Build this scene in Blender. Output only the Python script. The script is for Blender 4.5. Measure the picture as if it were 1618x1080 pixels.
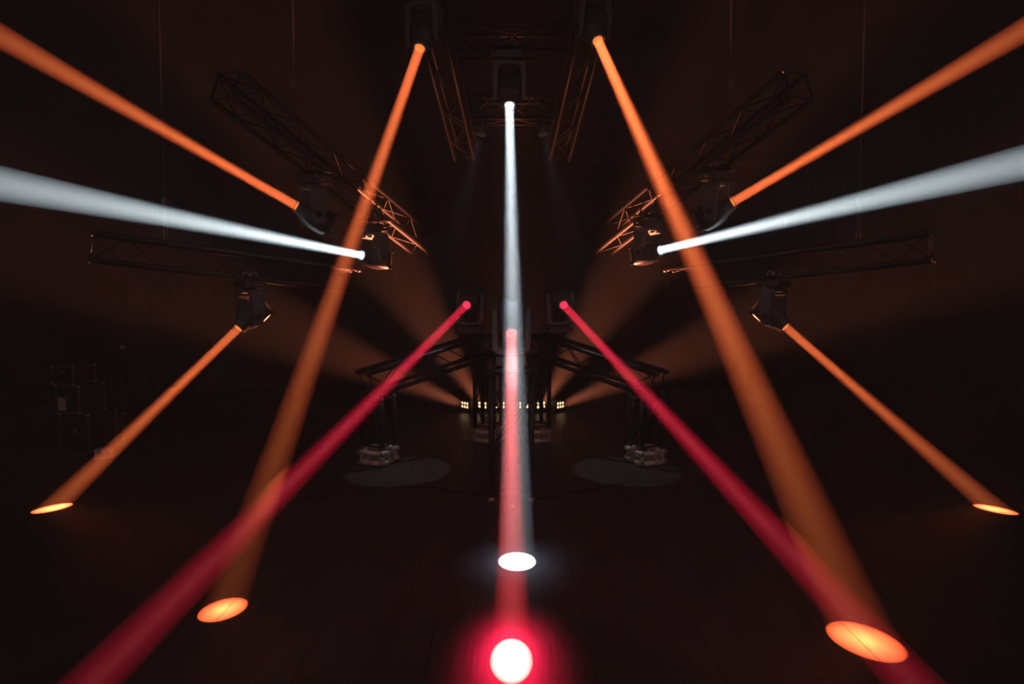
import bpy, bmesh, math, random
from mathutils import Vector, Matrix

for o in list(bpy.data.objects):
    bpy.data.objects.remove(o)
C = bpy.context.scene.collection
SC = bpy.context.scene
random.seed(4)

# ------------------------------------------------------------------ camera
F_PX, CX, CY, HCAM, PITCH = 1000.0, 809.0, 510.4, 1.8, math.radians(3.0)
cam = bpy.data.objects.new('camera', bpy.data.cameras.new('camera'))
C.objects.link(cam)
cam.data.sensor_width = 36
cam.data.lens = F_PX / 1618 * 36
cam.data.shift_y = -(540 - CY) / 1618
cam.data.clip_start = .05
cam.location = (0, 0, HCAM)
cam.rotation_euler = (math.pi / 2 - PITCH, 0, 0)
SC.camera = cam

# ------------------------------------------------------------------ world, view
w = bpy.data.worlds.new('world'); SC.world = w; w.use_nodes = True
w.node_tree.nodes['Background'].inputs[0].default_value = (1.0, .66, .63, 1)
w.node_tree.nodes['Background'].inputs[1].default_value = .2
SC.view_settings.view_transform = 'Standard'
SC.view_settings.look = 'None'
SC.view_settings.exposure = 0
SC.view_settings.gamma = 1
SC.view_settings.use_curve_mapping = False
cy = SC.cycles
cy.max_bounces = 5; cy.diffuse_bounces = 3; cy.glossy_bounces = 3; cy.volume_bounces = 1
w.cycles.sampling_method = 'NONE'
cy.denoising_input_passes = 'RGB_ALBEDO'; cy.denoising_prefilter = 'ACCURATE'
cy.use_denoising = True; cy.transparent_max_bounces = 64
cy.use_light_tree = True
HAZE = 0.012            # scattering per metre of the stage fog
HAZE_BEAM = 0.052       # extra fog added only inside the beams, to brighten and fade them
GAIN = 75.0              # overall lamp power

KY = 1.25               # depths below are written for a shorter plan of the hall and stretched by this
def at(px, py, Y):
    """world point seen at photo pixel (px, py) at world depth Y * KY"""
    Y = Y * KY
    cp, sp = math.cos(PITCH), math.sin(PITCH)
    u = (px - CX) / F_PX; v = -(py - CY) / F_PX
    d = Vector((u, cp + v * sp, -sp + v * cp))
    return Vector((0, 0, HCAM)) + d * (Y / d.y)

def on_floor(px, py):
    cp, sp = math.cos(PITCH), math.sin(PITCH)
    u = (px - CX) / F_PX; v = -(py - CY) / F_PX
    d = Vector((u, cp + v * sp, -sp + v * cp))
    return Vector((0, 0, HCAM)) + d * (-HCAM / d.z)

# ------------------------------------------------------------------ materials
def mat(name, col, rough=.5, metal=0., emit=None, es=0., spec=.5, noise=0., nscale=20, bump=0.):
    m = bpy.data.materials.new(name); m.use_nodes = True
    nt = m.node_tree; b = nt.nodes['Principled BSDF']
    b.inputs['Base Color'].default_value = (*col, 1)
    b.inputs['Roughness'].default_value = rough
    b.inputs['Metallic'].default_value = metal
    b.inputs['Specular IOR Level'].default_value = spec
    if emit:
        b.inputs['Emission Color'].default_value = (*emit, 1)
        b.inputs['Emission Strength'].default_value = es
        m.cycles.emission_sampling = 'NONE'      # small dim discs: found by chance, the lamps behind them do the lighting
    if noise or bump:
        tc = nt.nodes.new('ShaderNodeTexCoord'); n = nt.nodes.new('ShaderNodeTexNoise')
        n.inputs['Scale'].default_value = nscale; n.inputs['Detail'].default_value = 5
        nt.links.new(tc.outputs['Object'], n.inputs['Vector'])
        if noise:
            r = nt.nodes.new('ShaderNodeValToRGB')
            r.color_ramp.elements[0].color = (*[c * (1 - noise) for c in col], 1)
            r.color_ramp.elements[1].color = (*[min(1, c * (1 + noise)) for c in col], 1)
            r.color_ramp.elements[0].position = .3; r.color_ramp.elements[1].position = .7
            nt.links.new(n.outputs['Fac'], r.inputs['Fac'])
            nt.links.new(r.outputs['Color'], b.inputs['Base Color'])
        if bump:
            bp = nt.nodes.new('ShaderNodeBump'); bp.inputs['Strength'].default_value = bump
            bp.inputs['Distance'].default_value = .01
            nt.links.new(n.outputs['Fac'], bp.inputs['Height'])
            nt.links.new(bp.outputs['Normal'], b.inputs['Normal'])
    return m

M_BODY = mat('black_housing', (.04, .046, .047), .42, noise=.25, nscale=30)
M_ARM = mat('black_yoke_plastic', (.07, .078, .082), .42, noise=.2, nscale=25)
M_VENT = mat('vent_black', (.012, .012, .012), .6)
M_STEEL = mat('zinc_steel', (.45, .44, .43), .35, 1.0, noise=.2)
M_TRUSS = mat('black_truss_coat', (.016, .015, .015), .48, spec=.35, noise=.35, nscale=14)
M_PLATE = mat('worn_steel_base', (.62, .56, .52), .42, .25, noise=.35, nscale=24, bump=.2)
M_COUPLER = mat('dull_coupler', (.10, .095, .09), .45, .7)
M_CASE = mat('case_laminate', (.02, .02, .022), .5, noise=.2)
M_ALU = mat('case_aluminium_edge', (.2, .19, .18), .5, .9)
M_PAPER = mat('paper_label', (.42, .38, .34), .8)
M_RUBBER = mat('black_rubber', (.012, .012, .012), .7)
M_WALL = mat('black_wall_paint', (.018, .017, .017), .85, noise=.2, nscale=2)
M_CEIL = mat('black_ceiling', (.012, .012, .012), .9, noise=.2, nscale=2)
M_CHAIN = mat('hoist_chain', (.14, .13, .13), .5, .8)
M_SCREEN = mat('display_glass', (.01, .012, .014), .1)

def mat_curtain():
    m = mat('black_molton', (.014, .013, .013), .95)
    nt = m.node_tree; b = nt.nodes['Principled BSDF']
    n = nt.nodes.new('ShaderNodeTexNoise'); n.inputs['Scale'].default_value = 180
    bp = nt.nodes.new('ShaderNodeBump'); bp.inputs['Strength'].default_value = .2; bp.inputs['Distance'].default_value = .003
    nt.links.new(n.outputs['Fac'], bp.inputs['Height']); nt.links.new(bp.outputs['Normal'], b.inputs['Normal'])
    return m
M_CURTAIN = mat_curtain()

def mat_floor():
    m = bpy.data.materials.new('black_stage_boards'); m.use_nodes = True
    nt = m.node_tree; b = nt.nodes['Principled BSDF']; L = nt.links.new
    tc = nt.nodes.new('ShaderNodeTexCoord'); mp = nt.nodes.new('ShaderNodeMapping')
    mp.inputs['Rotation'].default_value = (0, 0, math.pi / 2)
    mp.inputs['Location'].default_value = (.35, .012, 0)
    L(tc.outputs['Object'], mp.inputs['Vector'])
    br = nt.nodes.new('ShaderNodeTexBrick')
    br.inputs['Scale'].default_value = 1
    br.inputs['Brick Width'].default_value = 1.25
    br.inputs['Row Height'].default_value = .2
    br.inputs['Mortar Size'].default_value = .0035
    br.inputs['Mortar Smooth'].default_value = .1
    br.offset = .37
    br.inputs['Color1'].default_value = (.034, .031, .031, 1)
    br.inputs['Color2'].default_value = (.044, .040, .039, 1)
    br.inputs['Mortar'].default_value = (.006, .005, .005, 1)
    L(mp.outputs['Vector'], br.inputs['Vector'])
    mg = nt.nodes.new('ShaderNodeMapping'); mg.inputs['Scale'].default_value = (26, 1.6, 1)
    L(tc.outputs['Object'], mg.inputs['Vector'])
    n = nt.nodes.new('ShaderNodeTexNoise'); n.inputs['Scale'].default_value = 2; n.inputs['Detail'].default_value = 8
    L(mg.outputs['Vector'], n.inputs['Vector'])
    n2 = nt.nodes.new('ShaderNodeTexNoise'); n2.inputs['Scale'].default_value = 1.3; n2.inputs['Detail'].default_value = 6
    n2.inputs['Roughness'].default_value = .65
    L(tc.outputs['Object'], n2.inputs['Vector'])
    mx = nt.nodes.new('ShaderNodeMixRGB'); mx.blend_type = 'MULTIPLY'; mx.inputs['Fac'].default_value = .8
    r = nt.nodes.new('ShaderNodeValToRGB'); r.color_ramp.elements[0].position = .3; r.color_ramp.elements[1].position = .72
    r.color_ramp.elements[0].color = (.8, .8, .8, 1); r.color_ramp.elements[1].color = (1.15, 1.15, 1.15, 1)
    L(n.outputs['Fac'], r.inputs['Fac']); L(br.outputs['Color'], mx.inputs['Color1']); L(r.outputs['Color'], mx.inputs['Color2'])
    mx2 = nt.nodes.new('ShaderNodeMixRGB'); mx2.blend_type = 'MULTIPLY'; mx2.inputs['Fac'].default_value = .7
    r2 = nt.nodes.new('ShaderNodeValToRGB'); r2.color_ramp.elements[0].position = .35; r2.color_ramp.elements[1].position = .65
    r2.color_ramp.elements[0].color = (.6, .6, .6, 1); r2.color_ramp.elements[1].color = (1.2, 1.2, 1.2, 1)
    L(n2.outputs['Fac'], r2.inputs['Fac']); L(mx.outputs['Color'], mx2.inputs['Color1']); L(r2.outputs['Color'], mx2.inputs['Color2'])
    L(mx2.outputs['Color'], b.inputs['Base Color'])
    mr = nt.nodes.new('ShaderNodeMapRange'); mr.inputs['To Min'].default_value = .32; mr.inputs['To Max'].default_value = .55
    L(n2.outputs['Fac'], mr.inputs['Value']); L(mr.outputs['Result'], b.inputs['Roughness'])
    b.inputs['Specular IOR Level'].default_value = .35
    bp = nt.nodes.new('ShaderNodeBump'); bp.inputs['Strength'].default_value = .25; bp.inputs['Distance'].default_value = .004
    L(n.outputs['Fac'], bp.inputs['Height']); L(bp.outputs['Normal'], b.inputs['Normal'])
    return m

# ------------------------------------------------------------------ mesh helpers
def bx(bm, lo, hi, M=None):
    vs = [bm.verts.new((x, y, z)) for x in (lo[0], hi[0]) for y in (lo[1], hi[1]) for z in (lo[2], hi[2])]
    for f in ((0, 1, 3, 2), (4, 6, 7, 5), (0, 4, 5, 1), (2, 3, 7, 6), (0, 2, 6, 4), (1, 5, 7, 3)):
        bm.faces.new([vs[i] for i in f])
    if M is not None:
        for v in vs: v.co = M @ v.co
    return vs

def frame_of(d, up=Vector((0, 0, 1))):
    d = d.normalized()
    if abs(d.dot(up)) > .98: up = Vector((0, 1, 0))
    s = d.cross(up).normalized(); u = s.cross(d).normalized()
    return s, u

def tube(bm, a, b, r, n=8, r2=None, cap=True):
    a = Vector(a); b = Vector(b)
    if r2 is None: r2 = r
    s, u = frame_of(b - a)
    A = []; B = []
    for i in range(n):
        t = 2 * math.pi * i / n
        q = s * math.cos(t) + u * math.sin(t)
        A.append(bm.verts.new(a + q * r)); B.append(bm.verts.new(b + q * r2))
    for i in range(n):
        j = (i + 1) % n
        f = bm.faces.new((A[i], A[j], B[j], B[i])); f.smooth = True
    if cap:
        bm.faces.new(A[::-1]); bm.faces.new(B)

def path_tube(bm, pts, r, n=8):
    pts = [Vector(p) for p in pts]; rings = []
    for k, p in enumerate(pts):
        d = (pts[min(k + 1, len(pts) - 1)] - pts[max(k - 1, 0)])
        s, u = frame_of(d)
        rings.append([bm.verts.new(p + (s * math.cos(2 * math.pi * i / n) + u * math.sin(2 * math.pi * i / n)) * r) for i in range(n)])
    for R0, R1 in zip(rings, rings[1:]):
        for i in range(n):
            j = (i + 1) % n
            f = bm.faces.new((R0[i], R0[j], R1[j], R1[i])); f.smooth = True
    bm.faces.new(rings[0][::-1]); bm.faces.new(rings[-1])

def loft(bm, rings, cap=True, smooth=True):
    V = [[bm.verts.new(p) for p in R] for R in rings]
    n = len(V[0])
    for R0, R1 in zip(V, V[1:]):
        for i in range(n):
            j = (i + 1) % n
            f = bm.faces.new((R0[i], R0[j], R1[j], R1[i])); f.smooth = smooth
    if cap:
        bm.faces.new(V[0][::-1]); bm.faces.new(V[-1])

def mesh(name, bm, m, bevel=0.):
    if bevel:
        es = [e for e in bm.edges if len(e.link_faces) == 2 and e.calc_face_angle(0) > .7]
        bmesh.ops.bevel(bm, geom=es, offset=bevel, segments=2, affect='EDGES', profile=.6, clamp_overlap=True)
    bmesh.ops.recalc_face_normals(bm, faces=bm.faces)
    me = bpy.data.meshes.new(name); bm.to_mesh(me); bm.free()
    me.materials.append(m)
    return me

def link(name, me, parent=None, M=None, label=None):
    o = bpy.data.objects.new(name, me); C.objects.link(o)
    if parent is not None: o.parent = parent
    if M is not None: o.matrix_basis = M
    if label: o['label'] = label
    return o

def obj(name, bm, m, parent=None, bevel=0., label=None):
    return link(name, mesh(name, bm, m, bevel), parent, None, label)

def thing(name, label, cat, loc=(0, 0, 0), rot=None, group=None):
    o = bpy.data.objects.new(name, None); C.objects.link(o)
    o.empty_display_size = .1
    o.location = loc
    if rot is not None: o.rotation_euler = rot
    o['label'] = label; o['category'] = cat
    if group: o['group'] = group
    return o

def tag(o, label, cat, group=None):
    o['label'] = label; o['category'] = cat
    if group: o['group'] = group
    return o

# ------------------------------------------------------------------ the room
XW, YB, ZC, YF = 7.4, 12.0, 6.3, -2.0
def struct(name, lo, hi, m):
    bm = bmesh.new(); bx(bm, lo, hi)
    o = obj(name, bm, m); o['kind'] = 'structure'; return o
struct('floor', (-XW - .2, YF, -.1), (XW + .2, YB + .2, 0), mat_floor())
struct('ceiling', (-XW - .2, YF, ZC), (XW + .2, YB + .2, ZC + .1), M_CEIL)
struct('wall_back', (-XW, YB, 0), (XW, YB + .2, ZC), M_WALL)
struct('wall_left', (-XW - .2, YF, 0), (-XW, YB + .2, ZC), M_WALL)
struct('wall_right', (XW, YF, 0), (XW + .2, YB + .2, ZC), M_WALL)

# back drape: pleated cloth hanging from a pipe
bm = bmesh.new()
YD = 11.5; ZT = at(809, 262, YD / KY).z
n = 520; low = []; top = []
for i in range(n + 1):
    x = -6.6 + 13.2 * i / n
    y = YD + .05 * math.sin(x * 19 + .8 * math.sin(x * 3.1)) + .02 * math.sin(x * 47 + 1)
    low.append(bm.verts.new((x, y, .02))); top.append(bm.verts.new((x, YD + (y - YD) * .6, ZT)))
for i in range(n):
    f = bm.faces.new((low[i], low[i + 1], top[i + 1], top[i])); f.smooth = True
dr = obj('stage_drape', bm, M_CURTAIN)
sm = dr.modifiers.new('thick', 'SOLIDIFY'); sm.thickness = .004
tag(dr, 'wide black pleated cloth drape hanging along the back of the stage', 'curtain')
bm = bmesh.new(); tube(bm, (-6.7, YD, ZT + .045), (6.7, YD, ZT + .045), .024, 12)
tag(obj('curtain_pipe', bm, M_TRUSS), 'thin dark horizontal pipe carrying the top edge of the black back drape', 'pipe')

# ------------------------------------------------------------------ moving heads (shared part meshes)
def squircle(rx, rz, p, n=32):
    out = []
    for i in range(n):
        t = 2 * math.pi * i / n
        c, s = math.cos(t), math.sin(t)
        out.append((math.copysign(abs(c) ** (2 / p), c) * rx, math.copysign(abs(s) ** (2 / p), s) * rz))
    return out

LENS_D = .185; PIVOT_H = .37
def make_head_meshes():
    P = {}
    bm = bmesh.new(); bx(bm, (-.125, -.115, 0), (.125, .115, .07)); P['base'] = mesh('base', bm, M_BODY, .012)
    bm = bmesh.new()
    tube(bm, (0, 0, .068), (0, 0, .088), .085, 24); P['bearing'] = mesh('pan_bearing', bm, M_VENT)
    for k, s in enumerate((-1, 1)):
        bm = bmesh.new()
        path_tube(bm, [(s * .12, -.055, .035), (s * .138, -.055, .035), (s * .149, -.045, .035), (s * .149, .045, .035), (s * .138, .055, .035), (s * .12, .055, .035)], .007, 8)
        P['handle%d' % k] = mesh('handle', bm, M_RUBBER)
    bm = bmesh.new(); bx(bm, (-.05, -.120, .018), (.05, -.113, .052)); P['display'] = mesh('display', bm, M_SCREEN, .003)
    bm = bmesh.new(); bx(bm, (-.09, -.1185, .018), (-.065, -.113, .03)); P['badge0'] = mesh('badge', bm, M_PAPER)
    bm = bmesh.new(); bx(bm, (.07, -.1185, .03), (.085, -.113, .045)); P['badge1'] = mesh('badge', bm, M_PAPER)
    # yoke: U outline swept in depth, arms taper upward
    bm = bmesh.new()
    O = [(-.157, .13), (-.165, .32), (-.157, .46), (-.125, .46), (-.118, .32), (-.112, .16), (-.075, .118),
         (.075, .118), (.112, .16), (.118, .32), (.125, .46), (.157, .46), (.165, .32), (.157, .13), (.12, .088), (-.12, .088)]
    def wy(z): return .075 if z < .2 else .075 - (z - .2) * .10
    Fv = [bm.verts.new((x, -wy(z), z)) for x, z in O]; Bv = [bm.verts.new((x, wy(z), z)) for x, z in O]
    quads = [(15, 0, 5, 6), (0, 1, 4, 5), (1, 2, 3, 4), (15, 6, 7, 14), (14, 7, 8, 13), (13, 8, 9, 12), (12, 9, 10, 11)]
    for q in quads:
        bm.faces.new([Fv[i] for i in q]); bm.faces.new([Bv[i] for i in q][::-1])
    for i in range(16):
        j = (i + 1) % 16; bm.faces.new((Fv[i], Fv[j], Bv[j], Bv[i]))
    P['yoke'] = mesh('yoke', bm, M_ARM, .008)
    for k, s in enumerate((-1, 1)):
        bm = bmesh.new(); tube(bm, (s * .158, 0, PIVOT_H), (s * .171, 0, PIVOT_H), .034, 20, .030); P['hub%d' % k] = mesh('tilt_hub', bm, M_VENT)
    # head, axis +Y towards the lens, origin on the tilt axis
    secs = [(-.205, .055, .055, 3.2), (-.2, .078, .078, 3.4), (-.165, .104, .112, 4), (-.12, .110, .120, 4.2), (-.03, .112, .120, 4.2),
            (.03, .108, .112, 3.6), (.075, .1, .1, 2.8), (.10, .088, .088, 2.2), (.105, .083, .083, 2), (.165, .078, .078, 2), (.17, .073, .073, 2)]
    bm = bmesh.new()
    loft(bm, [[(x, y, z) for x, z in squircle(rx, rz, p)] for y, rx, rz, p in secs])
    P['head'] = mesh('head', bm, M_BODY)
    bm = bmesh.new()
    R = [(.168, .074), (.186, .072), (.189, .064), (.186, .054), (.174, .047)]
    loft(bm, [[(r * math.cos(2 * math.pi * i / 32), y, r * math.sin(2 * math.pi * i / 32)) for i in range(32)] for y, r in R], cap=False)
    P['bezel'] = mesh('lens_ring', bm, M_ARM)
    for j, s in enumerate((-1, 1)):
        bm = bmesh.new(); bx(bm, (min(s * .108, s * .1125), -.155, -.08), (max(s * .108, s * .1125), -.035, .085))
        for k in range(7):
            z = -.072 + k * .022
            bx(bm, (min(s * .1115, s * .1155), -.148, z), (max(s * .1115, s * .1155), -.042, z + .010))
        P['vents%d' % j] = mesh('cooling_vent', bm, M_VENT)
    for j in range(4):
        s, t = (-1, 1)[j % 2], (-1, 1)[j // 2]
        bm = bmesh.new(); bx(bm, (s * .095 - .012, -.198, t * .095 - .012), (s * .095 + .012, -.155, t * .095 + .012))
        P['bumper%d' % j] = mesh('corner_bumper', bm, M_RUBBER, .004)
    bm = bmesh.new(); bx(bm, (-.17, -.13, -.044), (.17, .13, -.034)); P['plate'] = mesh('mounting_plate', bm, M_TRUSS, .003)
    for j, s in enumerate((-1, 1)):
        bm = bmesh.new()
        path_tube(bm, [(s * .07, 0, .004), (s * .07, 0, -.028)] + [(s * .07, -.034 * math.sin(t), -.062 + .034 * math.cos(t)) for t in [5.4 * k / 14 for k in range(15)]], .009, 8)
        P['clamp%d' % j] = mesh('hook_clamp', bm, M_STEEL)
        bm = bmesh.new(); tube(bm, (s * .07, -.03, -.02), (s * .07, -.03, 0), .012, 8); bx(bm, (s * .07 - .012, -.035, -.026), (s * .07 + .012, .035, -.012))
        P['foot%d' % j] = mesh('mounting_foot', bm, M_RUBBER)
    return P
HP = make_head_meshes()

def lens_mat(name, col, es):
    return mat(name, (.02, .02, .02), .1, emit=col, es=es)

def spot(name, pos, D, col, power, deg, rad, blend):
    l = bpy.data.lights.new(name, 'SPOT')
    l.color = col; l.energy = power; l.spot_size = math.radians(deg); l.shadow_soft_size = rad; l.spot_blend = blend
    o = bpy.data.objects.new(name, l); C.objects.link(o)
    o.matrix_world = Matrix.Translation(pos) @ D.to_track_quat('-Z', 'Y').to_matrix().to_4x4()
    return o

def profile_lamp(pos, focus, R, stops, power, rad=.045, edge=.06):
    """a profile spot: every point of its lens (radius rad) lights one sharp disc of radius R at focus.
    stops: (relative radius, colour) across that disc"""
    D = (focus - pos); L = D.length; D.normalize()
    half = math.atan((R + rad) / L)
    l = bpy.data.lights.new('beam_lamp', 'AREA'); l.shape = 'SQUARE'; l.size = rad * 2
    l.spread = half * 2 * 1.2
    l.energy = power * GAIN * 1.27 * math.tan(half * 1.2) ** 2
    o = bpy.data.objects.new('beam_lamp', l); C.objects.link(o)
    o.matrix_world = Matrix.Translation(pos) @ D.to_track_quat('-Z', 'Y').to_matrix().to_4x4()
    l = o.data; l.use_nodes = True; nt = l.node_tree; K = nt.links.new
    em = nt.nodes['Emission']
    g = nt.nodes.new('ShaderNodeNewGeometry')
    def vm(op, A, B=None):
        n = nt.nodes.new('ShaderNodeVectorMath'); n.operation = op
        for i, q in enumerate((A, B)):
            if q is None: continue
            if isinstance(q, Vector): n.inputs[i].default_value = q
            else: K(q, n.inputs[i])
        return n
    rel = vm('SUBTRACT', focus, g.outputs['Position']).outputs[0]
    num = vm('DOT_PRODUCT', rel, D).outputs['Value']
    den = vm('DOT_PRODUCT', g.outputs['Incoming'], D).outputs['Value']
    dv = nt.nodes.new('ShaderNodeMath'); dv.operation = 'DIVIDE'; K(num, dv.inputs[0]); K(den, dv.inputs[1])
    sc = nt.nodes.new('ShaderNodeVectorMath'); sc.operation = 'SCALE'; K(g.outputs['Incoming'], sc.inputs[0]); K(dv.outputs[0], sc.inputs['Scale'])
    off = vm('SUBTRACT', sc.outputs[0], rel)
    ln = nt.nodes.new('ShaderNodeVectorMath'); ln.operation = 'LENGTH'; K(off.outputs[0], ln.inputs[0])
    q = nt.nodes.new('ShaderNodeMath'); q.operation = 'DIVIDE'; K(ln.outputs['Value'], q.inputs[0]); q.inputs[1].default_value = R * 1.25
    r = nt.nodes.new('ShaderNodeValToRGB'); e = r.color_ramp.elements
    e[0].position = 0; e[0].color = (*stops[0][1], 1)
    for p, c in stops[1:]:
        k = e.new(p / 1.25); k.color = (*c, 1)
    k = e.new((1 + edge) / 1.25); k.color = (0, 0, 0, 1)
    e[len(e) - 1].color = (0, 0, 0, 1)
    K(q.outputs[0], r.inputs['Fac']); K(r.outputs['Color'], em.inputs['Color'])
    pr = vm('DISTANCE', g.outputs['Position'], pos)          # the round rim of the lens
    lt = nt.nodes.new('ShaderNodeMath'); lt.operation = 'LESS_THAN'; K(pr.outputs['Value'], lt.inputs[0]); lt.inputs[1].default_value = rad
    K(lt.outputs[0], em.inputs['Strength'])
    return o

def fog(name, density, aniso=0.):
    m = bpy.data.materials.new(name); m.use_nodes = True
    nt = m.node_tree; nt.nodes.clear()
    m.cycles.volume_sampling = 'EQUIANGULAR'
    out = nt.nodes.new('ShaderNodeOutputMaterial'); v = nt.nodes.new('ShaderNodeVolumeScatter')
    v.inputs['Density'].default_value = density; v.inputs['Anisotropy'].default_value = aniso
    v.inputs['Color'].default_value = (1, 1, 1, 1)
    nt.links.new(v.outputs['Volume'], out.inputs['Volume'])
    return m

def beam_fog(p0, D, L, end, k=1.):
    """added fog, thinned along the throw so the beam fades: full in front of the fixture, `end` of that at distance L"""
    m = fog('beam_fog', HAZE_BEAM); nt = m.node_tree; K = nt.links.new
    v = next(n for n in nt.nodes if n.type == 'VOLUME_SCATTER')
    g = nt.nodes.new('ShaderNodeNewGeometry')
    su = nt.nodes.new('ShaderNodeVectorMath'); su.operation = 'SUBTRACT'; K(g.outputs['Position'], su.inputs[0]); su.inputs[1].default_value = p0
    dt = nt.nodes.new('ShaderNodeVectorMath'); dt.operation = 'DOT_PRODUCT'; K(su.outputs[0], dt.inputs[0]); dt.inputs[1].default_value = D
    mr = nt.nodes.new('ShaderNodeMapRange'); mr.interpolation_type = 'LINEAR'
    mr.inputs['From Min'].default_value = .2; mr.inputs['From Max'].default_value = L
    mr.inputs['To Min'].default_value = HAZE_BEAM * k; mr.inputs['To Max'].default_value = HAZE_BEAM * end * k
    K(dt.outputs['Value'], mr.inputs['Value']); K(mr.outputs['Result'], v.inputs['Density'])
    return m

def fog_beam(p0, focus, R, label, rad=.045, far=0., end=.3, k=1.):
    """an added fog column shaped to the beam of a fixture, from its lens to the floor or the wall"""
    D = focus - p0; L = D.length; D.normalize(); s, u = frame_of(D)
    st = [(0.0, rad)] + [(L * k / 6, rad + (R - rad) * k / 6) for k in range(1, 7)]
    st += [(L + far * k / 3, R + far * k / 3 * (R + rad) / L) for k in ((1, 2, 3) if far else ())]
    if not far: st.append((L + .35, R * 1.1))
    bm = bmesh.new()
    loft(bm, [[p0 + D * t + (s * math.cos(2 * math.pi * i / 40) + u * math.sin(2 * math.pi * i / 40)) * (r * 1.05 + .003) for i in range(40)] for t, r in st])
    for co, no in (((0, 0, .015), (0, 0, -1)), ((XW - .03, 0, 0), (1, 0, 0)), ((-XW + .03, 0, 0), (-1, 0, 0)), ((0, YF + .03, 0), (0, -1, 0)), ((0, 0, ZC - .03), (0, 0, 1))):
        g = bm.verts[:] + bm.edges[:] + bm.faces[:]
        r = bmesh.ops.bisect_plane(bm, geom=g, plane_co=co, plane_no=no, clear_outer=True)
        ed = [e for e in r['geom_cut'] if isinstance(e, bmesh.types.BMEdge)]
        if ed: bmesh.ops.edgeloop_fill(bm, edges=ed)
    return tag(obj('light_beam', bm, beam_fog(p0, (focus - p0).normalized(), L, end, k)), label, 'light beam')

def moving_head(lens, target, up, label, name_col, col, lens_es, beam, beam_label, group=None, spill=None, clamp=False, scale=1.0):
    """lens, target: world points; up = +1 standing, -1 hanging"""
    lens = Vector(lens); D = (Vector(target) - lens).normalized()
    piv = lens - D * LENS_D * scale
    U = Vector((0, 0, up))
    A = D.cross(U).normalized()               # tilt axis, horizontal
    Fh = U.cross(A).normalized()
    R = Matrix((A, Fh, U)).transposed()       # columns = local axes
    base = piv - U * PIVOT_H * scale
    root = thing('moving_head_light', label, 'stage light', base, None, group)
    root.rotation_euler = R.to_euler(); root.scale = (scale,) * 3
    Ml = R.inverted()
    Dl = (Ml @ D)
    link('base', HP['base'], root)
    link('pan_bearing', HP['bearing'], root)
    for k in (0, 1): link('handle', HP['handle%d' % k], root)
    d = link('display', HP['display'], root)
    for k in (0, 1): link('badge', HP['badge%d' % k], root)
    y = link('yoke', HP['yoke'], root)
    for k in (0, 1): link('tilt_hub', HP['hub%d' % k], y)
    ang = math.atan2(Dl.z, Dl.y)
    hm = Matrix.Translation((0, 0, PIVOT_H)) @ Matrix.Rotation(ang, 4, 'X')
    h = link('head', HP['head'], root, hm)
    link('lens_ring', HP['bezel'], h)
    for k in (0, 1): link('cooling_vent', HP['vents%d' % k], h)
    for k in range(4): link('corner_bumper', HP['bumper%d' % k], h)
    bm = bmesh.new()
    loft(bm, [[(r * math.cos(2 * math.pi * i / 28), yy, r * math.sin(2 * math.pi * i / 28)) for i in range(28)] for yy, r in ((.17, .0475), (.178, .0465), (.183, .035), (.185, .01))])
    lm = mesh('lens', bm, lens_mat(name_col, col, lens_es))
    link('lens', lm, h, None, 'glowing glass front lens')
    for k in (0, 1):
        if clamp and not k: link('mounting_plate', HP['plate'], root)
        if clamp: link('hook_clamp', HP['clamp%d' % k], root, None, 'steel hook clamp')
        else: link('mounting_foot', HP['foot%d' % k], root)
    R_, stops, pw, fend = beam[:4]; fk = beam[4] if len(beam) > 4 else 1.
    p0 = lens + D * (.012 * scale)
    profile_lamp(p0, Vector(target), R_, stops, pw)
    fog_beam(p0, Vector(target), R_, beam_label, far=0. if target[2] < .01 and abs(target[0]) < 5 else 9., end=fend, k=fk)
    if spill:
        c, k, rs = spill                     # soft stray light round the sharp disc
        q = lambda f: tuple(x * f for x in c)
        sp = profile_lamp(p0, Vector(target), rs, [(0, q(1)), (.3, q(.75)), (.5, q(.3)), (.75, q(.08)), (1, q(.0))], k)
        sp.name = 'spill_lamp'
    return root, D

ORANGE = (1.0, .17, .025); ORANGE2 = (1.0, .24, .05)
RED = (1.0, .008, .045); RED2 = (1.0, .16, .2)
WHITE = (.80, .95, 1.0); WHITE2 = (.9, 1.0, .98)

ORA = [(0, (1, .27, .07)), (.4, (1, .19, .05)), (.8, (.9, .13, .042)), (1, (.6, .07, .02))]
REDS = [(0, (1, .13, .17)), (.22, (1, .09, .13)), (.5, (.95, .006, .055)), (1, (.65, .002, .032))]
WHI = [(0, (.9, 1, .98)), (.7, (.75, .88, .92)), (1, (.55, .68, .75))]
REDC = [(0, (1, .11, .13)), (.5, (1, .055, .07)), (.85, (.95, .02, .02)), (1, (.7, .012, .008))]
HEADS = []
def H(*a, **k):
    r, D = moving_head(*a, **k); HEADS.append(r); return r, D

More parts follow.
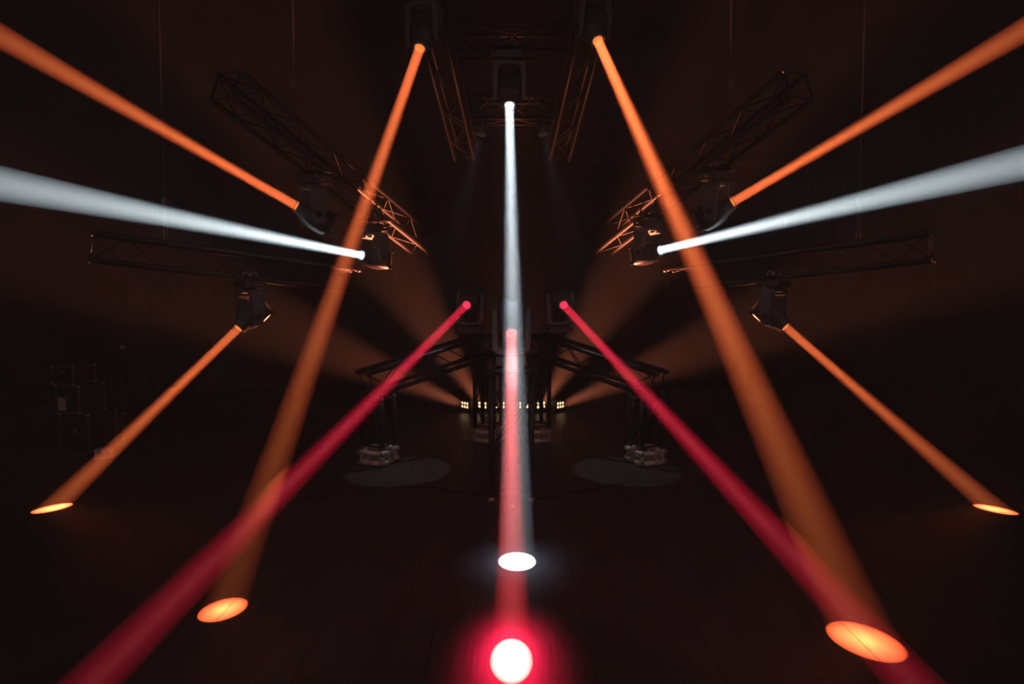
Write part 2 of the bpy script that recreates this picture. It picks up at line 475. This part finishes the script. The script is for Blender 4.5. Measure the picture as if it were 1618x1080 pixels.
hi = 'moving heads clamped under the overhead trusses'
gr = 'moving heads standing on the ground trusses'
H(at(468, 325, 4.9), at(0, 57, 3.8), -1, 'moving head on the left diagonal truss sending an orange beam up to the upper left', 'lens_orange', (.85, .22, .05), 1.0, (.09, ORA, 80, .6), 'long orange beam of light crossing the upper left corner', hi, None, True)
H(at(1158, 319, 4.9), at(1618, 48, 3.8), -1, 'moving head on the right diagonal truss sending an orange beam up to the upper right', 'lens_orange', (.85, .22, .05), 1.0, (.09, ORA, 80, .6), 'long orange beam of light crossing the upper right corner', hi, None, True)
H(at(571, 403, 5.6), at(0, 290, 3.5), -1, 'moving head throwing a nearly level white beam out to the left edge', 'lens_white', WHITE, 1.3, (.12, WHI, 110, .7), 'broad white beam of light running to the left edge', hi, None, True)
H(at(1044, 395, 5.6), at(1618, 257, 3.5), -1, 'moving head throwing a nearly level white beam out to the right edge', 'lens_white', WHITE, 1.3, (.12, WHI, 110, .7), 'broad white beam of light running to the right edge', hi, None, True)
H(at(663, 77, 4.7), on_floor(353, 962), -1, 'large top left moving head with a long orange beam down to the front left floor', 'lens_orange', (.85, .22, .05), 1.0, (.115, ORA, 150, .05), 'tall orange beam falling to the floor at front left', hi, None, True)
H(at(945, 65, 4.7), on_floor(1366, 1011), -1, 'large top right moving head with a long orange beam down to the front right floor', 'lens_orange', (.85, .22, .05), 1.0, (.155, ORA, 185, .05), 'tall orange beam falling to the floor at front right', hi, None, True)
H(at(376, 519, 5.2), on_floor(84, 802), -1, 'moving head under the low left truss, orange beam to the far left floor', 'lens_orange', (.85, .22, .05), 1.0, (.09, ORA, 88, .4, .42), 'short thin orange beam reaching the floor at the far left', hi, None, True)
H(at(1242, 517, 5.2), on_floor(1571, 804), -1, 'moving head under the low right truss, orange beam to the far right floor', 'lens_orange', (.85, .22, .05), 1.0, (.09, ORA, 88, .4, .42), 'short thin orange beam reaching the floor at the far right', hi, None, True)
H(at(805, 167, 5.0), on_floor(817, 886), -1, 'moving head high in the middle throwing a white beam straight down', 'lens_white', WHITE, 1.3, (.12, WHI, 130, .15), 'vertical white beam of light in the middle of the hall', hi, ((.66, .74, 1), 1.3, .46), True)
H(at(808, 527, 4.15), on_floor(808, 1040), 1, 'moving head on the front centre tower with a red beam towards the camera', 'lens_red', (.9, .14, .16), 1.0, (.1, REDC, 64, .5), 'red beam of light in the middle ending in the nearest floor spot', gr, ((1, .012, .07), .95, .40))
H(at(737, 482, 5.65), on_floor(-60, 1285), 1, 'dark moving head on the left sloping truss with a red beam to the lower left', 'lens_red', (.8, .04, .10), 1.0, (.11, REDS, 84, 1.1), 'crimson beam of light slanting down to the lower left', gr)
H(at(891, 482, 5.65), on_floor(1554, 1200), 1, 'dark moving head on the right sloping truss with a red beam to the lower right', 'lens_red', (.8, .04, .10), 1.0, (.11, REDS, 84, 1.1), 'crimson beam of light slanting down to the lower right', gr)


# ------------------------------------------------------------------ trusses
TW = .24          # chord spacing
def truss(name, A, B, up, label, cat, group=None, w=TW, r=.025, rb=.0085, parent=None, ends=True, bay=.26, roll=0.):
    """box truss between centre points A and B: four chords, one bent lattice rod on each side, end frames, couplers"""
    A = Vector(A); B = Vector(B); d = (B - A); L = d.length; d.normalize()
    s = d.cross(Vector(up)).normalized(); u = s.cross(d).normalized()
    if roll: s, u = s * math.cos(roll) + u * math.sin(roll), u * math.cos(roll) - s * math.sin(roll)
    root = parent or thing(name, label, cat, A, None, group)
    R = Matrix((s, d, u)).transposed()
    M = Matrix.Identity(4) if parent is None else Matrix.Translation(A - parent.location)
    def lp(a, t, c): return R @ Vector((a, t, c)) + M.translation
    h = w / 2
    Cn = [(-h, -h), (h, -h), (h, h), (-h, h)]
    for a, c in Cn:
        bm = bmesh.new(); tube(bm, lp(a, 0, c), lp(a, L, c), r, 12); obj('chord', bm, M_TRUSS, root)
    nb = max(2, int(round(L / bay)))
    for k in range(4):
        p, q = Cn[k], Cn[(k + 1) % 4]
        pts = []
        for i in range(nb + 1):
            t = .04 + (L - .08) * i / nb
            e = p if (i + k) % 2 else q; f = q if (i + k) % 2 else p
            e = (e[0] * .93 + f[0] * .07, e[1] * .93 + f[1] * .07)
            pts.append(lp(e[0], t, e[1]))
        bm = bmesh.new(); path_tube(bm, pts, rb, 8); obj('bracing', bm, M_TRUSS, root)
    if ends:
        for t in (.03, L - .03):
            bm = bmesh.new()
            loop = [lp(a, t, c) for a, c in Cn]
            for k in range(4): tube(bm, loop[k], loop[(k + 1) % 4], rb * 1.1, 8)
            obj('end_frame', bm, M_TRUSS, root)
        for t, q in ((-.012, .03), (L + .012, L - .03)):
            for a, c in Cn:
                bm = bmesh.new(); tube(bm, lp(a, t, c), lp(a, q, c), r * .8, 10, r * 1.12); obj('coupler', bm, M_COUPLER, root)
    return root

OT = 'black lattice box truss '
def side(sx):
    """the left (sx=1) or right (sx=-1) half of the rig; the two halves mirror each other"""
    W = 'left' if sx > 0 else 'right'
    def m(x, y, z): return Vector((x * sx, y * KY, z))
    h = TW / 2 + .0
    # overhead spokes, given by the middle of their underside
    up = Vector((0, 0, h))
    truss('overhead_truss', m(-.90, 4.35, 4.91) + up, m(-.585, 6.4, 3.40) + up, (0, 0, 1), OT + 'hanging steeply from the top of the picture, %s of the middle' % W, 'truss', 'overhead lighting trusses')
    truss('overhead_truss', m(-2.35, 4.19, 3.355) + up, m(-1.14, 6.49, 2.255) + up, (0, 0, 1), OT + 'sloping from the upper %s down to the centre' % W, 'truss', 'overhead lighting trusses')
    truss('overhead_truss', m(-3.83, 4.60, 2.075) + up, m(-1.83, 5.87, 1.785) + up, (0, 0, 1), OT + 'lowest and nearly level on the far %s' % W, 'truss', 'overhead lighting trusses')
    # hoist chains with bridles
    for (x, y, z), ds, wh in (((-3.34, 4.91, 1.995 + TW), (.075, -.094), 'low'), ((-2.03, 4.80, 3.06 + TW), (.11, -.046), 'diagonal')):
        bm = bmesh.new()
        c = m(x, y, 0)
        tube(bm, m(x, y, z + .42), m(x, y, ZC), .007, 6)
        bx(bm, (c.x - .02, c.y - .02, z + .38), (c.x + .02, c.y + .02, z + .45))
        dx = Vector((ds[0] * sx, ds[1], 0))
        for q in (-1, 1): tube(bm, (c.x, c.y, z + .40), (c.x + dx.x * q, c.y + dx.y * q, z + .01), .006, 6)
        tag(obj('hoist_chain', bm, M_CHAIN), 'thin vertical hoist chain carrying the %s %s truss' % (wh, W), 'chain', 'hoist chains of the trusses')
    x, y, z = -.665, 5.1, 4.36 + TW
    bm = bmesh.new(); tube(bm, m(x, y, z - .02), m(x, y, ZC), .007, 6)
    tag(obj('hoist_chain', bm, M_CHAIN), 'dark hoist chain above the steep %s truss' % W, 'chain', 'hoist chains of the trusses')
    # ground arch: sloping truss, outer tower with double base, inner tower with double base
    A = at(809 - 234, 607, 5.15); A.x *= sx
    q = HEADS[10].location
    k = (q.z - .05 - .145 - A.z) / abs(abs(A.x) - abs(q.x))
    B = m(-.27, 5.925, 0); B.z = A.z + k * (abs(A.x) - .27)
    gname = 'ground support trusses'
    t = truss('ground_truss', A, B, (0, 0, 1), 'black box truss sloping up from the %s tower to the centre' % W, 'truss', gname)
    for (cx, cy_), zt, lab, wh in (((-1.397, 5.235), A.z + k * .11 - .17, 'short black truss tower at the %s on a double tube base' % W, 0), ((-.285, 6.0), B.z - .185, 'black truss tower behind the %s side of the centre tower' % W, 1)):
        c = m(cx, cy_, 0)
        root = thing('truss_tower', lab, 'truss tower', c, None, gname)
        a = math.radians(-20) * sx
        up_ = Vector((math.cos(a), math.sin(a), 0))
        truss('', c + Vector((0, 0, .165)), c + Vector((0, 0, zt)), up_, '', '', parent=root, bay=.24)
        Rz = Matrix.Rotation(a, 3, 'Z')
        e = .135
        for tier, z in enumerate((.029, .128)):
            for q in ((-1, 0), (1, 0), (0, -1), (0, 1)):
                if q[0]: p0, p1 = (q[0] * e, -.155, z), (q[0] * e, .155, z)
                else: p0, p1 = (-.155, q[1] * e, z + .001), (.155, q[1] * e, z + .001)
                p0 = Rz @ Vector(p0); p1 = Rz @ Vector(p1)
                bm = bmesh.new(); tube(bm, p0, p1, .027, 16)
                bt = obj('base_tube', bm, M_PLATE, root, .004)
                d = (p1 - p0).normalized()
                for E, D_ in ((p0, -d), (p1, d)):
                    bm = bmesh.new(); tube(bm, E, E + D_ * .012, .0285, 16, .020); tube(bm, E + D_ * .010, E + D_ * .018, .009, 6)
                    obj('end_cap', bm, M_STEEL, bt)
        for sx_, sy_ in ((-1, -1), (1, -1), (1, 1), (-1, 1)):
            q = Rz @ Vector((sx_ * TW / 2, sy_ * TW / 2, 0))
            bm = bmesh.new(); tube(bm, q + Vector((0, 0, .05)), q + Vector((0, 0, .172)), .030, 12, .024)
            obj('socket', bm, M_PLATE, root)
        for k_ in range(3):
            q0 = Rz @ Vector((-.10 + k_ * .1, -.137, .056)); q1 = Rz @ Vector((-.10 + k_ * .1, -.137, .104))
            bm = bmesh.new(); tube(bm, q0, q1, .009, 8); tube(bm, q0 + Vector((0, 0, .018)), q0 + Vector((0, 0, .03)), .017, 6)
            obj('bolt', bm, M_STEEL, root)
        bm = bmesh.new(); p0 = Rz @ Vector((-.13, -.14, .079)); p1 = Rz @ Vector((.13, -.14, .079)); tube(bm, p0, p1, .006, 6)
        obj('tie_rod', bm, M_STEEL, root)
side(1); side(-1)

# trusses across the middle, overhead and at the back of the ground rig
truss('cross_truss', (-.58, 5.16 * KY, 4.265), (.58, 5.16 * KY, 4.265), (0, 0, 1), 'short black truss across the top middle carrying the white beam lamp', 'truss', 'overhead lighting trusses')
truss('cross_truss', (-.50, 5.87 * KY, 3.85), (.50, 5.87 * KY, 3.85), (0, 0, 1), 'short black truss across the middle just behind the white beam lamp', 'truss', 'overhead lighting trusses')
truss('ground_truss', (-.40, 6.25 * KY, 1.10), (.40, 6.25 * KY, 1.10), (0, 0, 1), 'black box truss linking the two back towers', 'truss', 'ground support trusses', bay=.2)

# centre tower under the front head, turned 45 degrees
hb = HEADS[9].location
ct = thing('truss_tower', 'black truss tower standing in front in the middle under the red lamp', 'truss tower', (hb.x, hb.y, 0), None, 'ground support trusses')
truss('', (hb.x, hb.y, .03), (hb.x, hb.y, hb.z - .055), (math.cos(math.pi / 4), math.sin(math.pi / 4), 0), '', '', parent=ct, bay=.24)
bm = bmesh.new(); bx(bm, (-.15, -.13, hb.z - .046), (.15, .13, hb.z - .028)); obj('top_plate', bm, M_TRUSS, ct, .004)
for a in range(4):
    q = Vector((math.cos(a * math.pi / 2), math.sin(a * math.pi / 2), 0)) * TW / math.sqrt(2)
    bm = bmesh.new(); tube(bm, q, q + Vector((0, 0, .05)), .030, 12, .02); obj('foot', bm, M_PLATE, ct)

# ------------------------------------------------------------------ blinders on the floor at the back
def make_blinder_meshes():
    P = {}
    bm = bmesh.new(); bx(bm, (-.105, -.035, .035), (.105, .075, .175)); P['housing'] = mesh('housing', bm, M_BODY, .006)
    bm = bmesh.new(); bx(bm, (-.108, -.055, .170), (.108, .0, .176)); P['visor'] = mesh('visor', bm, M_ALU, .002)
    bm = bmesh.new()
    path_tube(bm, [(-.118, .02, .10), (-.118, .02, .012), (.118, .02, .012), (.118, .02, .10)], .008, 8); P['bracket'] = mesh('bracket', bm, M_TRUSS)
    bm = bmesh.new(); tube(bm, (0, -.038, 0), (0, -.034, 0), .019, 20)
    P['lamp'] = mesh('lamp', bm, mat('lamp_glow', (.3, .2, .1), .3, emit=(1, .60, .30), es=2.6))
    bm = bmesh.new(); loft(bm, [[(r * math.cos(2 * math.pi * i / 20), y, r * math.sin(2 * math.pi * i / 20)) for i in range(20)] for y, r in ((-.036, .020), (-.046, .025), (-.047, .0235), (-.036, .019))], cap=False)
    P['reflector'] = mesh('reflector', bm, M_ALU)
    return P
BP = make_blinder_meshes()
BL_COL = (1.0, .25, .12)
for i, (px, pan, el, deg, pw, lab) in enumerate((
        (737, 42, 24, 17, 4.5, 'six lamp blinder glowing amber, outermost left of the row'),
        (764, 30, 46, 22, 3.6, 'blinder glowing amber, second from the left of the row'),
        (790, 7, 66, 26, .45, 'blinder glowing amber, just left of the centre tower'),
        (828, -7, 66, 26, .45, 'blinder glowing amber, just right of the centre tower'),
        (853, -30, 46, 22, 3.6, 'blinder glowing amber, second from the right of the row'),
        (883, -42, 24, 17, 4.5, 'six lamp blinder glowing amber, outermost right of the row'))):
    Y = 7.45
    loc = Vector(((px - 809) / 800 * Y, Y * KY, 0))
    yaw = -math.radians(pan)
    root = thing('blinder_light', lab, 'stage light', loc, (0, 0, yaw), 'amber blinders on the floor')
    link('bracket', BP['bracket'], root)
    hs = link('housing', BP['housing'], root); link('visor', BP['visor'], root, None, 'pale metal visor')
    for a in range(3):
        for c in range(2):
            M = Matrix.Translation((-.052 + a * .052, 0, .078 + c * .052))
            link('lamp', BP['lamp'], hs, M, 'glowing amber lamp'); link('reflector', BP['reflector'], hs, M)
    p, e = math.radians(pan), math.radians(el)
    D = Vector((-math.sin(p) * math.cos(e), -math.cos(p) * math.cos(e), math.sin(e)))
    spot('blinder_lamp', loc + Vector((0, 0, .11)) + Vector((-math.sin(p), -math.cos(p), 0)) * .075, D, BL_COL, 900 * pw, deg, .06, .7)

# ------------------------------------------------------------------ unseen lamp cans, added to throw the white floor pools
for sx, W in ((-1, 'left'), (1, 'right')):
    P0 = Vector((sx * .36, 5.75 * KY, 3.52)); T = Vector((sx * 1.12, 5.0 * KY, 0)); D = (T - P0).normalized()
    s_, u_ = frame_of(D)
    root = thing('added_par_can', 'added small black lamp can hanging %s of the white beam, turned to the ground tower' % W, 'stage light', P0, None, 'added lamp cans on the middle truss')
    bm = bmesh.new(); tube(bm, -D * .2, Vector((0, 0, 0)) - D * .02, .05, 24, .056); obj('can', bm, M_BODY, root)
    bm = bmesh.new(); tube(bm, -D * .022, -D * .016, .045, 24); obj('lens', bm, lens_mat('lens_wash', (.8, .95, 1), .01), root)
    bm = bmesh.new(); q = -D * .11
    path_tube(bm, [q + s_ * .062, q + s_ * .064 + Vector((0, 0, .13)), q - s_ * .064 + Vector((0, 0, .13)), q - s_ * .062], .006, 6)
    tube(bm, q + Vector((0, 0, .13)), Vector((q.x, q.y, .20)), .01, 8); obj('yoke', bm, M_TRUSS, root)
    spot('added_wash_lamp', P0, D, (.85, .95, 1), 80, 16, .03, .12)

# ------------------------------------------------------------------ road cases and stand at the left
def road_case(x0, x1, y0, y1, Y, depth, label, lamp=False, paper=False, yaw=.25):
    a = at(x0, y1, Y); b_ = at(x1, y0, Y)
    w_ = b_.x - a.x; h_ = b_.z - a.z
    root = thing('road_case', label, 'case', ((a.x + b_.x) / 2, Y * KY + depth / 2, a.z), (0, 0, -yaw), 'road cases stacked on the left')
    d2 = depth / 2; w2 = w_ / 2
    bm = bmesh.new(); bx(bm, (-w2 + .006, -d2 + .006, .006), (w2 - .006, d2 - .006, h_ - .006)); bd = obj('body', bm, M_CASE, root)
    for X in (-w2, w2):
        for Yy in (-d2, d2):
            bm = bmesh.new(); bx(bm, (X - .009, Yy - .009, .014), (X + .009, Yy + .009, h_ - .014)); obj('edge_strip', bm, M_ALU, root)
    for z in (.0, h_ - .016):
        for Yy in (-d2, d2):
            bm = bmesh.new(); bx(bm, (-w2 + .01, Yy - .008, z), (w2 - .01, Yy + .008, z + .016)); obj('edge_strip', bm, M_ALU, root)
    for X in (-w2, w2):
        for Yy in (-d2, d2):
            for z in (.012, h_ - .012):
                bm = bmesh.new(); bmesh.ops.create_icosphere(bm, subdivisions=2, radius=.018, matrix=Matrix.Translation((X, Yy, z))); obj('ball_corner', bm, M_STEEL, root)
    bm = bmesh.new(); bx(bm, (-.035, -d2 - .004, h_ * .5), (.035, -d2 + .004, h_ * .5 + .05)); lt = obj('latch', bm, M_STEEL, root, .002)
    bm = bmesh.new(); bx(bm, (-.012, -d2 - .012, h_ * .5 + .015), (.012, -d2 - .003, h_ * .5 + .035)); obj('latch_lever', bm, M_ALU, lt)
    if paper:
        bm = bmesh.new(); bx(bm, (-w2 + .02, -d2 + .001, .03), (-w2 + .13, -d2 + .006, h_ * .55)); obj('paper_label', bm, M_PAPER, root, label='pale paper sheet')
    return root, h_
bot = at(120, 712, 5.67)
Yc = 1440 / (714 - 458)
road_case(97, 150, 653, 714, Yc, .36, 'large black road case with metal edges, bottom of the left stack')
road_case(90, 134, 608, 653, Yc + .02, .32, 'middle black road case of the left stack with a pale paper sheet', paper=True)
r3, h3 = road_case(82, 124, 578, 608, Yc + .03, .28, 'smallest black case on top of the left stack, holding coiled gear')
for k in range(3):
    bm = bmesh.new()
    path_tube(bm, [(-.09 + .075 * k + .03 * math.cos(t * .7), -.148 - .008 * math.sin(t * 3), .10 + .035 * math.sin(t * .7)) for t in range(0, 18)], .007, 6)
    obj('cable_coil', bm, M_RUBBER, r3)
Yd = 1440 / (702 - 458)
c = at(163, 702, Yd)
road_case(155, 176, 656, 700, Yd, .2, 'narrow dark case standing right of the stacked cases')
g = on_floor(166, 722)
root = thing('dolly_tray', 'small pale tray lying on the floor right of the road cases', 'tray', (g.x, g.y, 0), (0, 0, .3))
bm = bmesh.new(); bx(bm, (-.09, -.06, .0), (.09, .06, .02)); obj('tray', bm, M_PLATE, root, .004)
for X in (-.07, .0, .07):
    bm = bmesh.new(); bx(bm, (X - .01, -.055, .02), (X + .01, .055, .08)); obj('upright', bm, M_PLATE, root, .002)
bm = bmesh.new(); bx(bm, (-.09, -.058, .08), (.09, .058, .092)); obj('rail', bm, M_PLATE, root, .002)

g = on_floor(197, 668)
root = thing('lamp_stand', 'thin black upright stand in the dark behind the left beam', 'stand', (g.x, g.y, 0))
bm = bmesh.new(); tube(bm, (0, 0, .02), (0, 0, 1.02), .022, 12); obj('pole', bm, M_TRUSS, root)
bm = bmesh.new(); tube(bm, (0, 0, 1.0), (0, 0, 1.06), .034, 12); obj('collar', bm, M_STEEL, root)
bm = bmesh.new(); tube(bm, (0, 0, 0), (0, 0, .02), .16, 32, .15); obj('base_plate', bm, M_TRUSS, root)

# ------------------------------------------------------------------ cables on the floor
for pts, lab in (([(640, 768), (690, 772), (735, 778), (778, 787)], 'thin black cable on the floor from the left tower base to the centre tower'),
                 ([(842, 787), (880, 786), (915, 777), (950, 770), (990, 765)], 'thin black cable on the floor from the right tower base to the centre tower')):
    bm = bmesh.new(); P3 = []
    for (x0, y0), (x1, y1) in zip(pts, pts[1:]):
        for k in range(6):
            f = k / 6; p = on_floor(x0 + (x1 - x0) * f, y0 + (y1 - y0) * f + 1.2 * math.sin(x0 + k)); p.z = .007; P3.append(p)
    path_tube(bm, P3, .006, 6)
    tag(obj('floor_cable', bm, M_RUBBER), lab, 'cable', 'cables on the floor')


# ------------------------------------------------------------------ haze in the whole hall
def haze_box():
    bm = bmesh.new(); bx(bm, (-XW + .02, YF + .02, .01), (XW - .02, YB - .02, ZC - .02))
    m = fog('stage_fog', HAZE)
    o = obj('haze', bm, m); o['kind'] = 'stuff'
    tag(o, 'thin stage fog filling the whole dark hall', 'haze')
haze_box()
